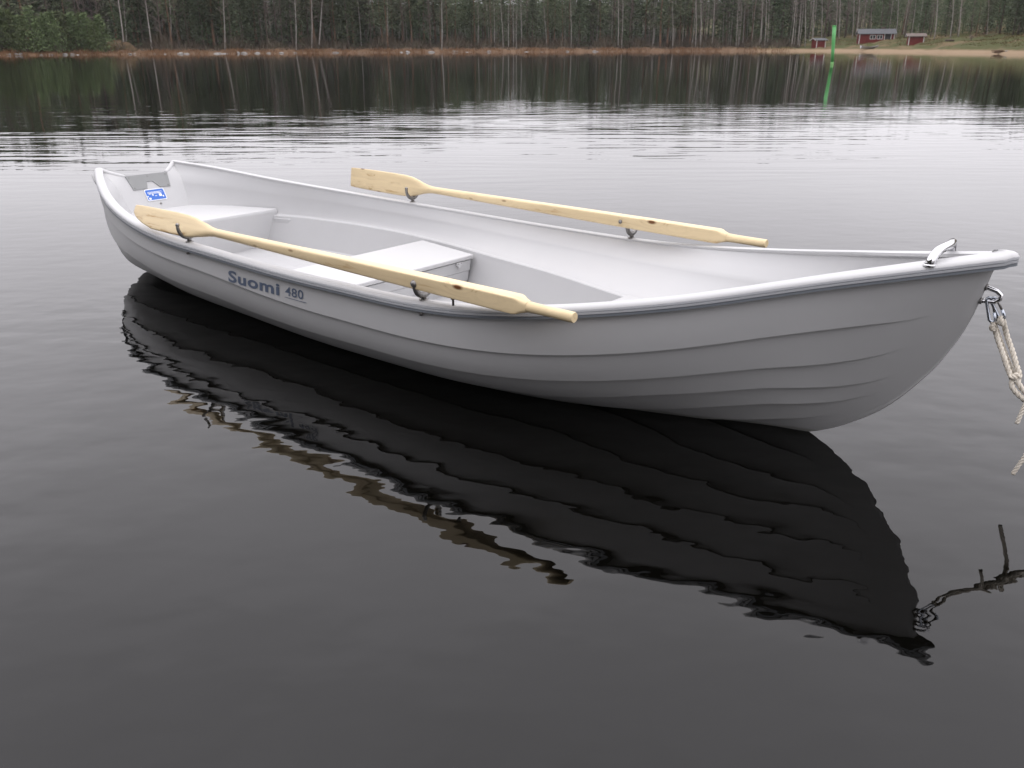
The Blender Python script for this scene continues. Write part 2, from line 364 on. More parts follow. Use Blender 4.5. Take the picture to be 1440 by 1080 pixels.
# gunwale and rub rail : profiles swept round the boat
def rail_path():
    near = [(-.012, .254, .521, .25), (-.009, .256, .522, .7), (-.002, .259, .5215, .93)]+[(X, float(BS(X)), float(ZS(X)), 1) for X in np.concatenate([np.linspace(.02, 4.45, 90), np.linspace(4.47, 4.78, 16)])]
    tip = [(4.79, .026, .673, 1), (4.799, .014, .674, 1), (4.802, 0, .674, 1)]
    h = near+tip
    return h+[(x, -y, z, k) for x, y, z, k in reversed(h[:-1])]
RP = rail_path()
def sweep(profile, name, mt, RP=RP):
    rows = []; n = len(RP)
    for i, (x, y, z, k) in enumerate(RP):
        a = Vector(RP[max(i-1, 0)][:2]); b = Vector(RP[min(i+1, n-1)][:2])
        if i < 3: a, b = Vector(RP[3][:2]), Vector(RP[4][:2])
        if i > n-4: a, b = Vector(RP[n-5][:2]), Vector(RP[n-4][:2])
        t = (b-a).normalized(); nv = Vector((-t.y, t.x)); row = []       # outward for this direction of travel
        wb = 1+.5*max(0, min(1, (x-4.3)/.3))
        for (o, dz) in profile:
            oo = -.022+(o*(wb if o < 0 else 1)+.022)*k; dz = -.014+(dz+.014)*k
            X, Y = x+nv.x*oo, y+nv.y*oo
            if y > 0: Y = max(Y, 0.0)
            elif y < 0: Y = min(Y, 0.0)
            else: Y = 0.0
            row.append(P(X, Y, z+dz))
        rows.append(row)
    mm = MB(); mm.grid(rows, closed=True)
    c = len(profile); mm.f += [tuple(range(c))[::-1], tuple(range((n-1)*c, n*c))]; mm.mi += [0, 0]
    return mm.build(name, mt, boat, autosmooth=50)
sweep([(-.038, -.020), (-.0445, -.012), (-.0435, -.003), (-.034, .0012), (-.018, .0008), (-.008, -.0018), (-.002, -.0065), (.000, -.0118), (-.010, -.016), (-.030, -.020)], 'gunwale', M_white)
sweep([(-.006, -.0122), (.0012, -.0125), (.002, -.0165), (.002, -.0185), (-.001, -.0193), (-.001, -.0203), (.002, -.0211), (.002, -.0272), (-.006, -.0280)], 'rub_rail', M_rail)
sweep([(-.010, -.0282), (.000, -.0284), (.001, -.0365), (-.016, -.0380), (-.02, -.034)], 'rub_rail', M_raildark)
for sg in (1, -1):                                    # rounded cap on each raised corner of the transom
    m = MB(); m.tube([P(x, sg*y, z) for x, y, z in [(.095, .130, .462), (.087, .140, .466), (.073, .160, .473), (.050, .186, .482), (.028, .214, .497), (.012, .238, .510)]], [.010, .0125, .0135, .014, .0145, .014], 12); m.build('transom_trim', M_white, boat)

# inner liner
YL = herm([0, .2, .45, .77, .86, 1.146, 1.617, 2.12, 2.527, 2.877, 3.32, 3.6, 4.0, 4.4, 4.75], [.12, .20, .31, .435, .468, .529, .569, .532, .460, .401, .290, .225, .125, .045, .004])
ZL = .235
def liner_pt(X, Y): return X
def innerX(y, z): return .105+(.463-z)*.618-max(0, abs(y)-.125)*.58*wing(z)
m = MB()
for s in (1, -1):
    rows = []
    for X0 in np.concatenate([np.linspace(0, .9, 30), np.linspace(.93, 4.0, 80), np.linspace(4.02, 4.70, 30)]):
        zs, b = float(ZS(X0)), float(BS(X0)); k = 1+.5*max(0, min(1, (X0-4.3)/.3))
        yl = float(YL(X0))
        top = max(b-.0425*k, .002); lo = min(yl+.030, top-.004) if X0 < 4.5 else min(yl+.03, top)
        lo = min(lo, max(hull_y(X0, ZL)-.012, .002)); yl = max(min(yl, lo-.022), .001)
        sec = [(top, zs-.008)]
        for q, g in ((.10, .05), (.22, .17), (.34, .29), (.405, .362), (.43, .372), (.55, .46), (.68, .58), (.82, .75), (.94, .92)): sec.append((top+(lo-top)*g, zs-.008+(ZL-zs+.008)*q))
        sec += [(lo, ZL+.004), (lo-.006, ZL), (yl+.005, ZL), (yl, ZL-.004), (yl-.003 if yl > .01 else yl*.9, ZL-.016), (max(yl-.055, yl*.6), .07), (max(yl-.075, yl*.5), .052), (0, .048)]
        row = []
        for y, z in sec:
            X = X0+max(0, innerX(y, z)-.02)*max(0, 1-X0/.7)**2
            if X0 > 3.6:
                z = max(z, float(ZK(X))+.03); y = min(y, max(hull_y(X, z)-.012, .0)) if z < zs-.05 else y
            row.append(P(X, s*y, z))
        rows.append(row)
    m.grid(rows, flip=(s > 0))
liner = m.build('inner_liner', M_inner, boat, merge=1e-5, autosmooth=28)
tag(liner, 'white inside shell with side ledges')

# transom (raked, top edge dips in the middle)
def ttop(y): return .463+max(0, abs(y)-.13)*.45
m = MB(); rows_i, rows_o = [], []
for z_f in np.linspace(0, 1, 14):
    ri, ro = [], []
    for f in np.linspace(-1, 1, 33):
        w0 = .245; zt = None
        z0_ = .03+(.475-.03)*z_f; wz = max(hull_y(aftX(z0_)+.02, z0_)-.006, .02) if z_f < .97 else .241
        y = f*wz; z = .03+(ttop(y)-.03)*z_f
        ri.append(P(innerX(y, z), y, z)); ro.append(P(innerX(y, z)-.022+.012*z_f, y, z-.004))
    rows_i.append(ri); rows_o.append(ro)
m.grid(rows_i); m.grid(rows_o, flip=True); m.grid([rows_i[-1], rows_o[-1]])
m.build('transom', M_inner, boat, autosmooth=40)

# motor plate, sticker on the transom
TN = Vector((1, 0, .618)).normalized()
def tp(y, z, d=.004): return P(innerX(0, z), y, z)+Vector((TN.x*d, 0, TN.z*d))
plate = [(.133, .466), (-.133, .466), (-.118, .387), (-.052, .388), (-.018, .425), (.018, .425), (.030, .389), (.118, .387)]
m = MB(); n = len(plate); m.add([tp(y, z, .005) for y, z in plate]+[tp(y, z, -.002) for y, z in plate], [tuple(range(n))]+[(i, (i+1) % n, n+(i+1) % n, n+i) for i in range(n)])
mp_ = m.build('motor_plate', M_plate, boat, smooth=False)
for y, z in ((.115, .455), (0, .455), (-.115, .455), (.106, .396), (-.106, .396)):
    m = MB(); c = tp(y, z, .005); m.tube([c, c+TN*.002], .0032, 10); m.build('screw', M_galv, mp_)
def rrect(cy, cz, wy, hz, r, d, n=5):
    o = []
    for sx, sz, a0 in ((1, 1, 0), (-1, 1, 90), (-1, -1, 180), (1, -1, 270)):
        for i in range(n+1):
            a = math.radians(a0+90*i/n); o.append(tp(cy+sx*(wy-r)+r*math.cos(a), cz+sz*(hz-r)+r*math.sin(a), d))
    return o
m = MB(); v = rrect(-.003, .351, .062, .032, .008, .003); m.add(v, [tuple(range(len(v)))])
st = m.build('sticker', M_stick, boat, smooth=False); tag(st, 'blue information sticker with white marks')
m = MB(); v = rrect(-.003, .351, .058, .028, .006, .0036); m.add(v, [tuple(range(len(v)))]); m.build('print', M_blue, st, smooth=False)
m = MB()
def mark(y0, y1, z0, z1): m.add([tp(y0, z0+.004, .0042), tp(y1, z0+.004, .0042), tp(y1, z1+.004, .0042), tp(y0, z1+.004, .0042)], [(0, 1, 2, 3)])
mark(.048, .034, .322, .332); mark(.052, .046, .336, .343); mark(-.040, -.022, .335, .349); mark(-.050, -.043, .330, .338); mark(-.036, -.030, .351, .356); mark(-.008, .004, .338, .341); mark(.012, .020, .342, .350); mark(.03, .036, .349, .354)
for i in range(5): mark(.044, -.05+.012*(i % 3), .362-.0026*i, .3632-.0026*i)
m.build('print', M_stick, st, smooth=False)

# drain plug on the transom, recessed hand grips in the stern corners
m = MB(); c = tp(-.012, .300, .0); m.tube([c, c+TN*.004], .006, 12); m.build('drain_plug', M_galv, boat)
# aft bench
m = MB()
def bench_row(X, z0, dy=0):
    return [P(X, y, z0) for y in np.linspace(-1, 1, 9)*(1)]
rows = []
zb = .270; xf = .752
prof = [(.150, zb), (.30, zb), (.50, zb), (xf-.012, zb), (xf-.004, zb-.002), (xf, zb-.008), (xf+.002, zb-.02), (xf-.012, .046)]
for X, z in prof:
    hw = float(YL(X))+.012 if z > .2 else float(YL(X))-.03
    hw = hw+.02*(z > .2)
    rows.append([P(X, f*hw, z) for f in np.linspace(-1, 1, 13)])
m.grid(rows, flip=False); m.build('aft_bench', M_white, boat, merge=1e-5, autosmooth=35)
# middle bench : lid, panelled box, latch
m = MB(); x0, x1, zt = 1.940, 2.376, .2265
hw0, hw1 = float(YL(x0))-.014, float(YL(x1))-.022
vs = [P(x0, hw0, zt), P(x1, hw1, zt), P(x1, -hw1, zt), P(x0, -hw0, zt)]; vb = [v-Vector((0, 0, .022)) for v in vs]
m.add(vs+vb, [(0, 1, 2, 3), (7, 6, 5, 4)]+[(i, i+4, (i+1) % 4+4, (i+1) % 4) for i in range(4)])
mb_ = m.build('middle_bench', M_white, boat, smooth=False, bevel=.006, segs=3)
m = MB()
for a, (zhi, zlo) in enumerate(((.2, .148), (.146, .098), (.096, .047))):
    i0, i1 = .010+.004*a, .016+.005*a
    for xx, sgn in ((x1-i0, 1), (x0+i0, -1)):
        hh = float(YL(xx))-.035-.012*a
        xb = xx-sgn*.006
        m.add([P(xx, hh, zhi), P(xx, -hh, zhi), P(xb+sgn*.003, -hh+.006, zlo), P(xb+sgn*.003, hh-.006, zlo), P(xx-sgn*.02, hh, zhi), P(xx-sgn*.02, -hh, zhi), P(xx-sgn*.02, -hh, zlo-.004), P(xx-sgn*.02, hh, zlo-.004)],
              [(0, 1, 2, 3), (0, 4, 5, 1), (3, 2, 6, 7), (0, 3, 7, 4), (1, 5, 6, 2)])
m.build('bench_box', M_inner, mb_, smooth=False)
m = MB(); ly = -.36
m.box(P(x1+.002, ly, .196), (.008, .036, .014)); m.box(P(x1+.003, ly, .186), (.008, .018, .014)); la = m.build('latch', M_white, mb_, smooth=False, bevel=.001)
for dy in (-.011, .011):
    m = MB(); c = P(x1+.005, ly+dy, .200); m.tube([c, c+Vector((.003, 0, 0))], .0028, 8); m.build('screw', M_galv, la)
# bow platform
m = MB(); rows = []
for X in np.linspace(3.40, 4.46, 14):
    hw = max(min(float(YL(X))+.02, hull_y(X, ZL)-.008), .003); rows.append([P(X, f*hw, ZL+.006) for f in (-1, -.5, 0, .5, 1)])
m.grid(rows, flip=True); hw = float(YL(3.40))+.02; m.grid([[P(3.40, f*hw, ZL+.006) for f in (-1, -.5, 0, .5, 1)], [P(3.385, f*(hw-.04), .05) for f in (-1, -.5, 0, .5, 1)]]); m.build('bow_platform', M_inner, boat, smooth=False)

# small moulded steps where the side ledges meet the aft bench
for sgn in (1, -1):
    m = MB(); v = []
    for X, dy in ((.765, .03), (.86, .03), (.90, -.004), (.90, -.07), (.765, -.07)): v.append(P(X, sgn*(float(YL(X))-.012+.018-dy*.6), ZL-.0155))
    v2 = [q-Vector((0, 0, .045)) for q in v]; m.add(v+v2, [(0, 1, 2, 3, 4)]+[(i, (i+1) % 5, (i+1) % 5+5, i+5) for i in range(5)]); m.build('ledge_step', M_inner, boat, smooth=False, merge=1e-6, bevel=.004)
# grab handle across the bow
hx, hy = 4.610, .100
def bowtop(dy, dz, dx=0): return P(hx+dx, dy, float(ZS(hx))+dz)
m = MB()
arc = [(hy+.004, -.004, 0), (hy-.002, .012, .002), (hy-.012, .023, .004), (hy-.028, .031, .007), (hy-.05, .036, .012), (0, .037, .016), (-hy+.05, .036, .012), (-hy+.028, .031, .007), (-hy+.012, .023, .004), (-hy+.002, .012, .002), (-hy-.004, -.004, 0)]
m.tube([bowtop(*a) for a in arc], [.014]+[.0125]*9+[.014], 14, squash=1); gh = m.build('grab_handle', M_chrome, boat)
for s in (1, -1):
    m = MB(); m.tube([bowtop(s*(hy+.004), -.004), bowtop(s*(hy+.004), .0015)], [.0165, .0155], 16); m.build('foot_plate', M_chrome, gh)
# bow eye
m = MB(); m.tube([P(4.71, 0, .572), P(4.742, 0, .567), P(4.768, 0, .560), P(4.780, 0, .551), P(4.779, 0, .540), P(4.768, 0, .530), P(4.735, 0, .527), P(4.70, 0, .528)], .0062, 10); be = m.build('bow_eye', M_chrome, boat)
for z in (.568, .528):
    m = MB(); x = 4.737 if z > .55 else 4.731; m.tube([P(x, 0, z), P(x+.006, 0, z-.001)], .010, 12); m.build('nut', M_galv, be)

# lettering on the near side : letters laid on the hull surface
def on_hull(X, z, d):
    t = float(ZS(X))-.034; v = (t-z)/(t-float(ZK(X))); return P(X, hull_y(X, z)+LAP*min(max(v, 0)/float(STR[0](X)), 1)**1.6+d+.0008, z)
def letters(body, X0, X1, z00, z01, h, bold, name, shear=0, d=.0012):
    """baseline from (X0, z00) to (X1, z01); cap height h"""
    cu = bpy.data.curves.new('t', 'FONT'); cu.body = body; cu.size = 1; cu.offset = bold; cu.shear = shear; cu.resolution_u = 6; cu.space_character = 1.08
    ob = bpy.data.objects.new('t', cu); COL.objects.link(ob); dg = bpy.context.evaluated_depsgraph_get()
    me = bpy.data.meshes.new_from_object(ob.evaluated_get(dg)); bpy.data.objects.remove(ob)
    bm = bmesh.new(); bm.from_mesh(me)
    bmesh.ops.triangulate(bm, faces=bm.faces[:]); bmesh.ops.subdivide_edges(bm, edges=bm.edges[:], cuts=2)
    xs = [v.co.x for v in bm.verts]; ys = [v.co.y for v in bm.verts]; a, b = min(xs), max(xs); y0, y1 = min(ys), max(ys)
    for v in bm.verts:
        f = (v.co.x-a)/(b-a); g = (v.co.y-y0)/(y1-y0); X = X0+(X1-X0)*f; z = z00+(z01-z00)*f+g*h; v.co = on_hull(X, z, d)
    bm.to_mesh(me); bm.free(); me.materials.clear(); me.materials.append(M_letter); me.name = name
    o = bpy.data.objects.new(name, me); COL.objects.link(o); o.parent = boat; return o
tag(letters('Suomi', 2.034, 2.396, .264, .267, .050, .030, 'lettering'), 'blue-grey name lettering on the side')
tag(letters('480', 2.434, 2.547, .276, .278, .036, .012, 'lettering'), 'blue-grey model number beside the name')
m = MB(); m.grid([[on_hull(X, z, .0014) for X in np.linspace(2.430, 2.566, 12)] for z in (.2675, .2697)]); m.build('lettering', M_letter, boat, smooth=False)

# ------------------------------------------------------------------ oarlocks
def make_lock(X, side, off=.034, lift=.012, R=.040, span=205, th=.0062, ball=.0075):
    m = MB(); z0 = float(ZS(X)); y = float(BS(X))-off
    rt = bpy.data.objects.new('oarlock', None); COL.objects.link(rt); rt.parent = boat; rt.location = P(X, side*y, z0); rt.empty_display_size = .03
    m = MB(); m.tube([(0, 0, -.004), (0, 0, .004)], .017, 14); m.tube([(0, 0, .0), (0, 0, .020+lift)], [.010, .0085], 12); m.build('socket', M_galv, rt)
    m = MB(); p, r = [], []
    for i in range(19):
        a = math.radians(-90-span/2+i*(span/18)); p.append((.0, R*math.cos(a), .020+lift+R+R*math.sin(a)*1.1)); r.append(th*(1+.4*math.sin(math.pi*i/18)))
    n_ = MB(); n_.tube([(0, side*-(off-.010), -.052), (0, side*-(off-.010), -.036)], .0062, 6); n_.build('nut', M_galv, rt)
    m.tube(p, r, 10); m.ball(p[0], ball, 8); m.ball(p[-1], ball, 8); m.build('horn', M_galv, rt)
    return rt
make_lock(1.72, 1, .026, .006, .046, 200, .0068, .009); make_lock(3.18, 1, .026, .001, .041, 186, .0078, .0138); make_lock(1.73, -1, .018, .006, .044, 200, .0068, .009); make_lock(3.175, -1, .026, .004, .040, 186, .0078, .0138)

# ------------------------------------------------------------------ oars
def make_oar(A, B, label, roll, curve, rounded=False, bolt=.69, wide=1):
    """A blade end, B handle end, boat-local"""
    A, B = BM @ A, BM @ B; d = B-A; Ln = d.length
    o = bpy.data.objects.new('oar', None); COL.objects.link(o); tag(o, label, 'oar', 'pair of wooden oars laid on the oarlocks')
    x = d.normalized(); y = Vector((0, 0, 1)).cross(x).normalized(); z = x.cross(y)
    R = Matrix((x, y, z)).transposed().to_4x4(); o.matrix_world = Matrix.Translation(A) @ R
    bl = .50
    # blade : superellipse sections, wide flat -> neck ; local z is across the blade, y its thickness
    m = MB(); rows = []
    def sect(X, hw, th, p, n=28, cy=0):
        q = []
        for i in range(n):
            a = 2*math.pi*i/n; c, s = math.cos(a), math.sin(a)
            q.append((X, cy+th*math.copysign(abs(c)**(2/p), c), hw*math.copysign(abs(s)**(2/p), s)))
        return q
    tab = [(0.0, .050, .0035, 6), (.004, .0535, .0050, 6), (.03, .055, .0055, 6), (.07, .0565, .0058, 6), (.12, .0575, .0065, 5), (.22, .0585, .0080, 5), (.40, .0590, .0100, 4.5), (.50, .0575, .0115, 4), (.56, .052, .0125, 3.4), (.61, .041, .014, 2.8), (.65, .030, .0155, 2.3), (.69, .022, .017, 2.1), (.73, .0180, .0178, 2)]
    KR = Matrix.Rotation(roll, 3, 'X')                              # the blade is turned about the loom
    for X, hw, th, p in tab:
        hw = hw*wide if hw > .03 else hw; q = sect(X, hw, th, p, cy=curve*(1-X/.6)**2 if X < .6 else 0)
        if rounded and X < .2:                                  # worn round lower corner
            lo = -hw+.062*(1-(X/.2)**.55)
            q = [(a, b, lo+(c+hw)*(hw-lo)/(2*hw)) for a, b, c in q]
        rows.append([KR @ Vector(e) for e in q])
    m.grid(rows, closed=True); m.add(rows[0], [tuple(range(len(rows[0])))[::-1]])
    m.build('blade', M_wood, o, autosmooth=50)
    m = MB(); rows = []
    g = Ln-.205
    for X, r, p in [(.7295, .0179, 2), (.80, .0178, 2), (.90, .0188, 2.1), (1.05, .0200, 2.6), (1.3, .0215, 3.6), (1.6, .0235, 6), (1.9, .0250, 9), (2.15, .0262, 11), (g-.055, .0272, 12), (g-.012, .0272, 12), (g, .0255, 9), (g+.014, .0215, 4), (g+.034, .0175, 2.5)]:
        rows.append(sect(X, r, r, p, 40))
    m.grid(rows, closed=True); m.build('shaft', M_wood, o, autosmooth=45)
    m = MB(); rows = [sect(X, r, r, 2, 28) for X, r in [(g+.033, .0174), (g+.07, .0163), (g+.12, .0160), (Ln-.004, .0165), (Ln, .0150)]]
    m.grid(rows, closed=True); m.add(rows[-1], [tuple(range(28))]); m.build('handle', M_wood, o, autosmooth=50)
    m = MB(); Xp = Ln-bolt; k = Matrix.Identity(3)
    if rounded:                                                 # pin driven up through the loom
        m.tube([k @ Vector((Xp, 0, -.056)), k @ Vector((Xp, 0, .0))], .0040, 10); m.tube([k @ Vector((Xp, 0, -.035)), k @ Vector((Xp, 0, -.026))], .0080, 6)
    else:
        m.tube([(Xp, -.034, .0), (Xp, .034, 0)], .0042, 10); m.tube([(Xp, -.030, 0), (Xp, -.026, 0)], .0095, 6); m.tube([(Xp, .030, 0), (Xp, .026, 0)], .0095, 6)
    m.build('pivot_bolt', M_galv, o)
    return o
make_oar(P(1.215, .668, .456), P(3.827, .667, .456), 'knotty pale wooden oar along the near side of the boat, handle over the gunwale', math.radians(-30), .016, True, .49, .86)
make_oar(P(1.153, -.727, .466), P(3.843, -.574, .466), 'pale wooden oar along the far side of the boat, flat blade upright', math.radians(-8), 0)

# ------------------------------------------------------------------ snap hooks and mooring rope
def w(x, y, dist): return at(x, y, dist)
eye = BM @ P(4.776, 0, .534)
def hook(p0, p1, label, width=.0075):
    o = thing('snap_hook', label, 'snap hook', p0, 0, 'snap hooks on the bow eye')
    a = Vector((0, 0, 0)); b = p1-p0; t = b.normalized(); sd_ = t.cross(Vector((.4, 1, .1))).normalized(); Ln = b.length
    def q(f, s): return a+t*Ln*f+sd_*s*width
    m = MB(); m.tube([q(.05, .75), q(-.02, .5), q(-.05, 0), q(-.02, -.6), q(.06, -1), q(.5, -1), q(.92, -1), q(1.0, -.5), q(1.03, 0), q(1.0, .5), q(.92, .95), q(.62, .95)], .0044, 8); m.build('body', M_steel, o)
    m = MB(); m.tube([q(.60, .95), q(.30, .92), q(.08, .78)], .0032, 8); m.build('gate', M_galv, o)
    return o
e0 = w(1391, 420, 2.27); e1 = w(1397, 420, 2.265)
h0 = w(1396, 452, 2.255); h1 = w(1410, 448, 2.25)
hook(e0, h0, 'left steel snap hook on the bow eye, hanging straighter'); hook(e1, h1, 'right steel snap hook on the bow eye, slanting to the rope knot')
def rope_mesh(m, pts, R, pitch=None, n=5):
    pts = [Vector(p) for p in pts]
    # resample
    def cr_(i, t):
        p0, p1, p2, p3 = (pts[min(max(i+k, 0), len(pts)-1)] for k in (-1, 0, 1, 2))
        return .5*((2*p1)+(p2-p0)*t+(2*p0-5*p1+4*p2-p3)*t*t+(3*p1-p0-3*p2+p3)*t**3)
    fine = [cr_(i, k/12) for i in range(len(pts)-1) for k in range(12)]+[pts[-1]]
    L_ = [0]
    for a, b in zip(fine, fine[1:]): L_.append(L_[-1]+(b-a).length)
    N = max(int(L_[-1]/(R*.55)), 8); sm = []
    for k in range(N+1):
        s = L_[-1]*k/N; i = min(int(np.searchsorted(L_, s, side='right'))-1, len(fine)-2); sm.append(fine[i].lerp(fine[i+1], (s-L_[i])/max(L_[i+1]-L_[i], 1e-9)))
    t0 = (sm[1]-sm[0]).normalized(); nr = t0.orthogonal().normalized(); st = [[], [], []]; s = 0
    for k, p in enumerate(sm):
        t = (sm[min(k+1, N)]-sm[max(k-1, 0)]).normalized(); nr = (nr-t*nr.dot(t)).normalized(); bn = t.cross(nr)
        s = L_[-1]*k/N
        for j in range(3):
            a = s/(R*5.5)*2*math.pi+j*2*math.pi/3; st[j].append(p+(nr*math.cos(a)+bn*math.sin(a))*R*.5)
    for q in st: m.tube(q, R*.54, n)
def knot(m, c, R, seed):
    rd = random.Random(seed); c = Vector(c)
    for k in range(3):
        ax = Vector((rd.uniform(-1, 1), rd.uniform(-1, 1), rd.uniform(-1, 1))).normalized(); u = ax.orthogonal().normalized(); v = ax.cross(u); off = Vector((rd.uniform(-1, 1), rd.uniform(-1, 1), rd.uniform(-1, 1)))*R*.5
        rope_mesh(m, [c+off+(u*math.cos(a)+v*math.sin(a)*.8)*R*1.5+ax*R*.5*math.sin(2*a) for a in np.linspace(0, 5.6, 9)], R)
rope = thing('mooring_rope', 'doubled twisted off-white mooring rope hanging from the snap hooks at the bow', 'rope', h1)
def rb(m, name):
    for i, v in enumerate(m.v): m.v[i] = tuple(Vector(v)-h1)
    return m.build(name, M_rope, rope)
far_end = Vector((3.3, .9, .42))
mid = w(1426, 530, 2.17)
sag = [Vector((1.62, 1.98, .14)), Vector((2.0, 1.72, .09)), Vector((2.5, 1.4, .17)), far_end]
m = MB(); RR_ = .0074
rope_mesh(m, [h0, w(1401, 470, 2.25), w(1411, 500, 2.21), w(1422, 530, 2.17), w(1440, 562, 2.13)]+sag, RR_); rb(m, 'strand')
m = MB(); rope_mesh(m, [h1, w(1415, 468, 2.25), w(1425, 498, 2.21), w(1433, 524, 2.17), w(1447, 556, 2.13)]+[s_+Vector((.012, .01, .006)) for s_ in sag], RR_); rb(m, 'strand')
m = MB(); rope_mesh(m, [h0+Vector((.002, 0, 0)), w(1404, 470, 2.262), w(1415, 500, 2.225), w(1427, 528, 2.182)], RR_*.85); rb(m, 'strand')
m = MB(); knot(m, w(1408, 452, 2.245), RR_*.8, 3); knot(m, w(1396, 460, 2.25), RR_*.62, 5); rb(m, 'knot')
m = MB(); knot(m, w(1426, 530, 2.168), RR_*.9, 9); rb(m, 'knot')
m = MB(); rope_mesh(m, [w(1462, 545, 2.13), w(1452, 556, 2.12), w(1441, 570, 2.11), w(1430, 596, 2.10)], RR_*.8); rb(m, 'loose_end')
m = MB(); rope_mesh(m, [w(1475, 560, 2.12), w(1466, 600, 2.11), w(1447, 633, 2.10), w(1424, 667, 2.10)], RR_*.85); rb(m, 'loose_end')
# the post the rope goes to, just outside the frame
mp2 = thing('mooring_post', 'grey wooden mooring post standing in the water beside the bow', 'post', (3.32, .88, 0))
M_post = mat('weathered_wood', (.19, .16, .13), .8, noise=(12, .8, (.10, .085, .07)), bump=(40, .6))
m = MB(); m.tube([(0, 0, -.8), (0, 0, .3), (.004, 0, .60)], [.06, .058, .054], 16); m.build('pile', M_post, mp2)
m = MB(); m.tube([(.004, 0, .60), (.004, 0, .612)], [.058, .050], 16); m.build('cap', M_galv, mp2)
m = MB()
for k in range(3): rope_mesh(m, [Vector((.064*math.cos(a), .064*math.sin(a), .40+.014*k)) for a in np.linspace(0, 6.1, 14)], RR_)
tag(m.build('rope_coil', M_rope), 'turns of off-white rope round the mooring post', 'rope').location = (3.32, .88, 0)

# ------------------------------------------------------------------ spar buoy
def buoy():
    base = onz(1170, 91); D = base.y; top = at(1173.5, 36, D); d = top-base
    o = thing('spar_buoy', 'bright green spar buoy leaning slightly in the lake before the cabins', 'buoy', base)
    G = mat('buoy_green', (.085, .34, .095), .5, noise=(4, .7, (.12, .38, .13))); G2 = mat('buoy_worn_green', (.10, .33, .09), .6, noise=(6, .8, (.20, .36, .12)))
    r = 2.25*D/F
    m = MB(); m.tube([-d*.25, Vector((0, 0, 0)), d*.07], [r*.9, r*.9, r*.9], 20); m.build('float_collar', G2, o)
    m = MB(); m.tube([d*.07, d*.35, d*.62, d*.965], [r*.86, r*.9, r, r*1.02], 20); m.build('spar', G, o)
    m = MB(); m.tube([d*.965, d*.972, d*1.0, d*1.003], [r*1.05, r*1.1, r*1.1, r*.95], 20); m.build('top_cap', mat('buoy_cap_green', (.07, .33, .08), .5), o)
buoy()

# ------------------------------------------------------------------ trees
M_spruce = foliage('spruce_foliage', (.040, .056, .029), (.064, .080, .042))
M_pine = foliage('pine_foliage', (.056, .070, .038), (.086, .098, .052))
M_young = foliage('young_pine_foliage', (.062, .086, .036), (.095, .118, .050))
M_twig = foliage('bare_twigs', (.115, .088, .080), (.145, .115, .105))
M_bush = foliage('brush_twigs', (.085, .062, .048), (.06, .055, .035))
M_bark = mat('grey_brown_bark', (.11, .088, .072), .9, spec=.1, noise=(2, .8, (.075, .06, .05)))
M_pinebark = mat('pine_bark', (.17, .105, .068), .9, spec=.1, noise=(1.5, .9, (.10, .075, .058)))
M_birch = mat('birch_bark', (.36, .335, .31), .8, spec=.1, noise=(2.5, 1, (.20, .18, .16)))
def tri(vs, fs, c, s, rd, droop=0):
    a = rd.uniform(0, 6.283); e = rd.gauss(-droop, .45); d = Vector((math.cos(a)*math.cos(e), math.sin(a)*math.cos(e), math.sin(e)))
    n = Vector((rd.gauss(0, 1), rd.gauss(0, 1), rd.gauss(0, 1))).cross(d).normalized()
    o = len(vs); vs += [c-d*s*.5+n*s*.22, c-d*s*.4-n*s*.25, c+d*s*.6]; fs.append((o, o+1, o+2))
def crown_mesh(name, kind, seed, n):
    rd = random.Random(seed); vs, fs = [], []
    if kind == 'spruce':                      # unit height 10
        lob = [rd.uniform(.75, 1.2) for _ in range(9)]
        for k in range(n):
            t = rd.random()**.8; z = .5+9.4*t; a = rd.uniform(0, 6.283)
            whorl = .72+.28*abs(math.sin(z*4.2+seed)); R = (1.75*(1-t)**.8+.08)*whorl*lob[int(a/6.2832*9) % 9]
            r = R*rd.random()**.45; tri(vs, fs, Vector((math.cos(a)*r, math.sin(a)*r, z-.22*r)), rd.uniform(.16, .42), rd, .35)
    elif kind == 'pine':
        cl = []
        for k in range(26):
            t = k/25; z = 3.2+6.6*t; a = k*2.4+rd.uniform(-.5, .5); r = (1.65*math.sin(math.pi*min(1, .12+.9*t))**.8)*rd.uniform(.35, 1.05)
            cl.append((Vector((math.cos(a)*r, math.sin(a)*r, z)), rd.uniform(.45, .95)))
        for k in range(n):
            c, s = rd.choice(cl); tri(vs, fs, c+Vector((rd.gauss(0, .6)*s, rd.gauss(0, .6)*s, rd.gauss(0, .33)*s)), rd.uniform(.15, .36), rd, -.1)
    elif kind == 'young':                     # unit height 5
        cl = [(Vector((math.cos(k*2.4)*rd.uniform(.1, .9)*(1.15-t), math.sin(k*2.4)*rd.uniform(.1, .9)*(1.15-t), .4+4.5*t)), .55*(1.2-t)+.15) for k in range(24) for t in [k/23]]
        for k in range(n):
            c, s = rd.choice(cl); tri(vs, fs, c+Vector((rd.gauss(0, .6)*s, rd.gauss(0, .6)*s, rd.gauss(0, .5)*s)), rd.uniform(.12, .30), rd, -.6)
    m = MB(); m.v = [tuple(v) for v in vs]; m.f = fs; m.mi = [0]*len(fs)
    return m
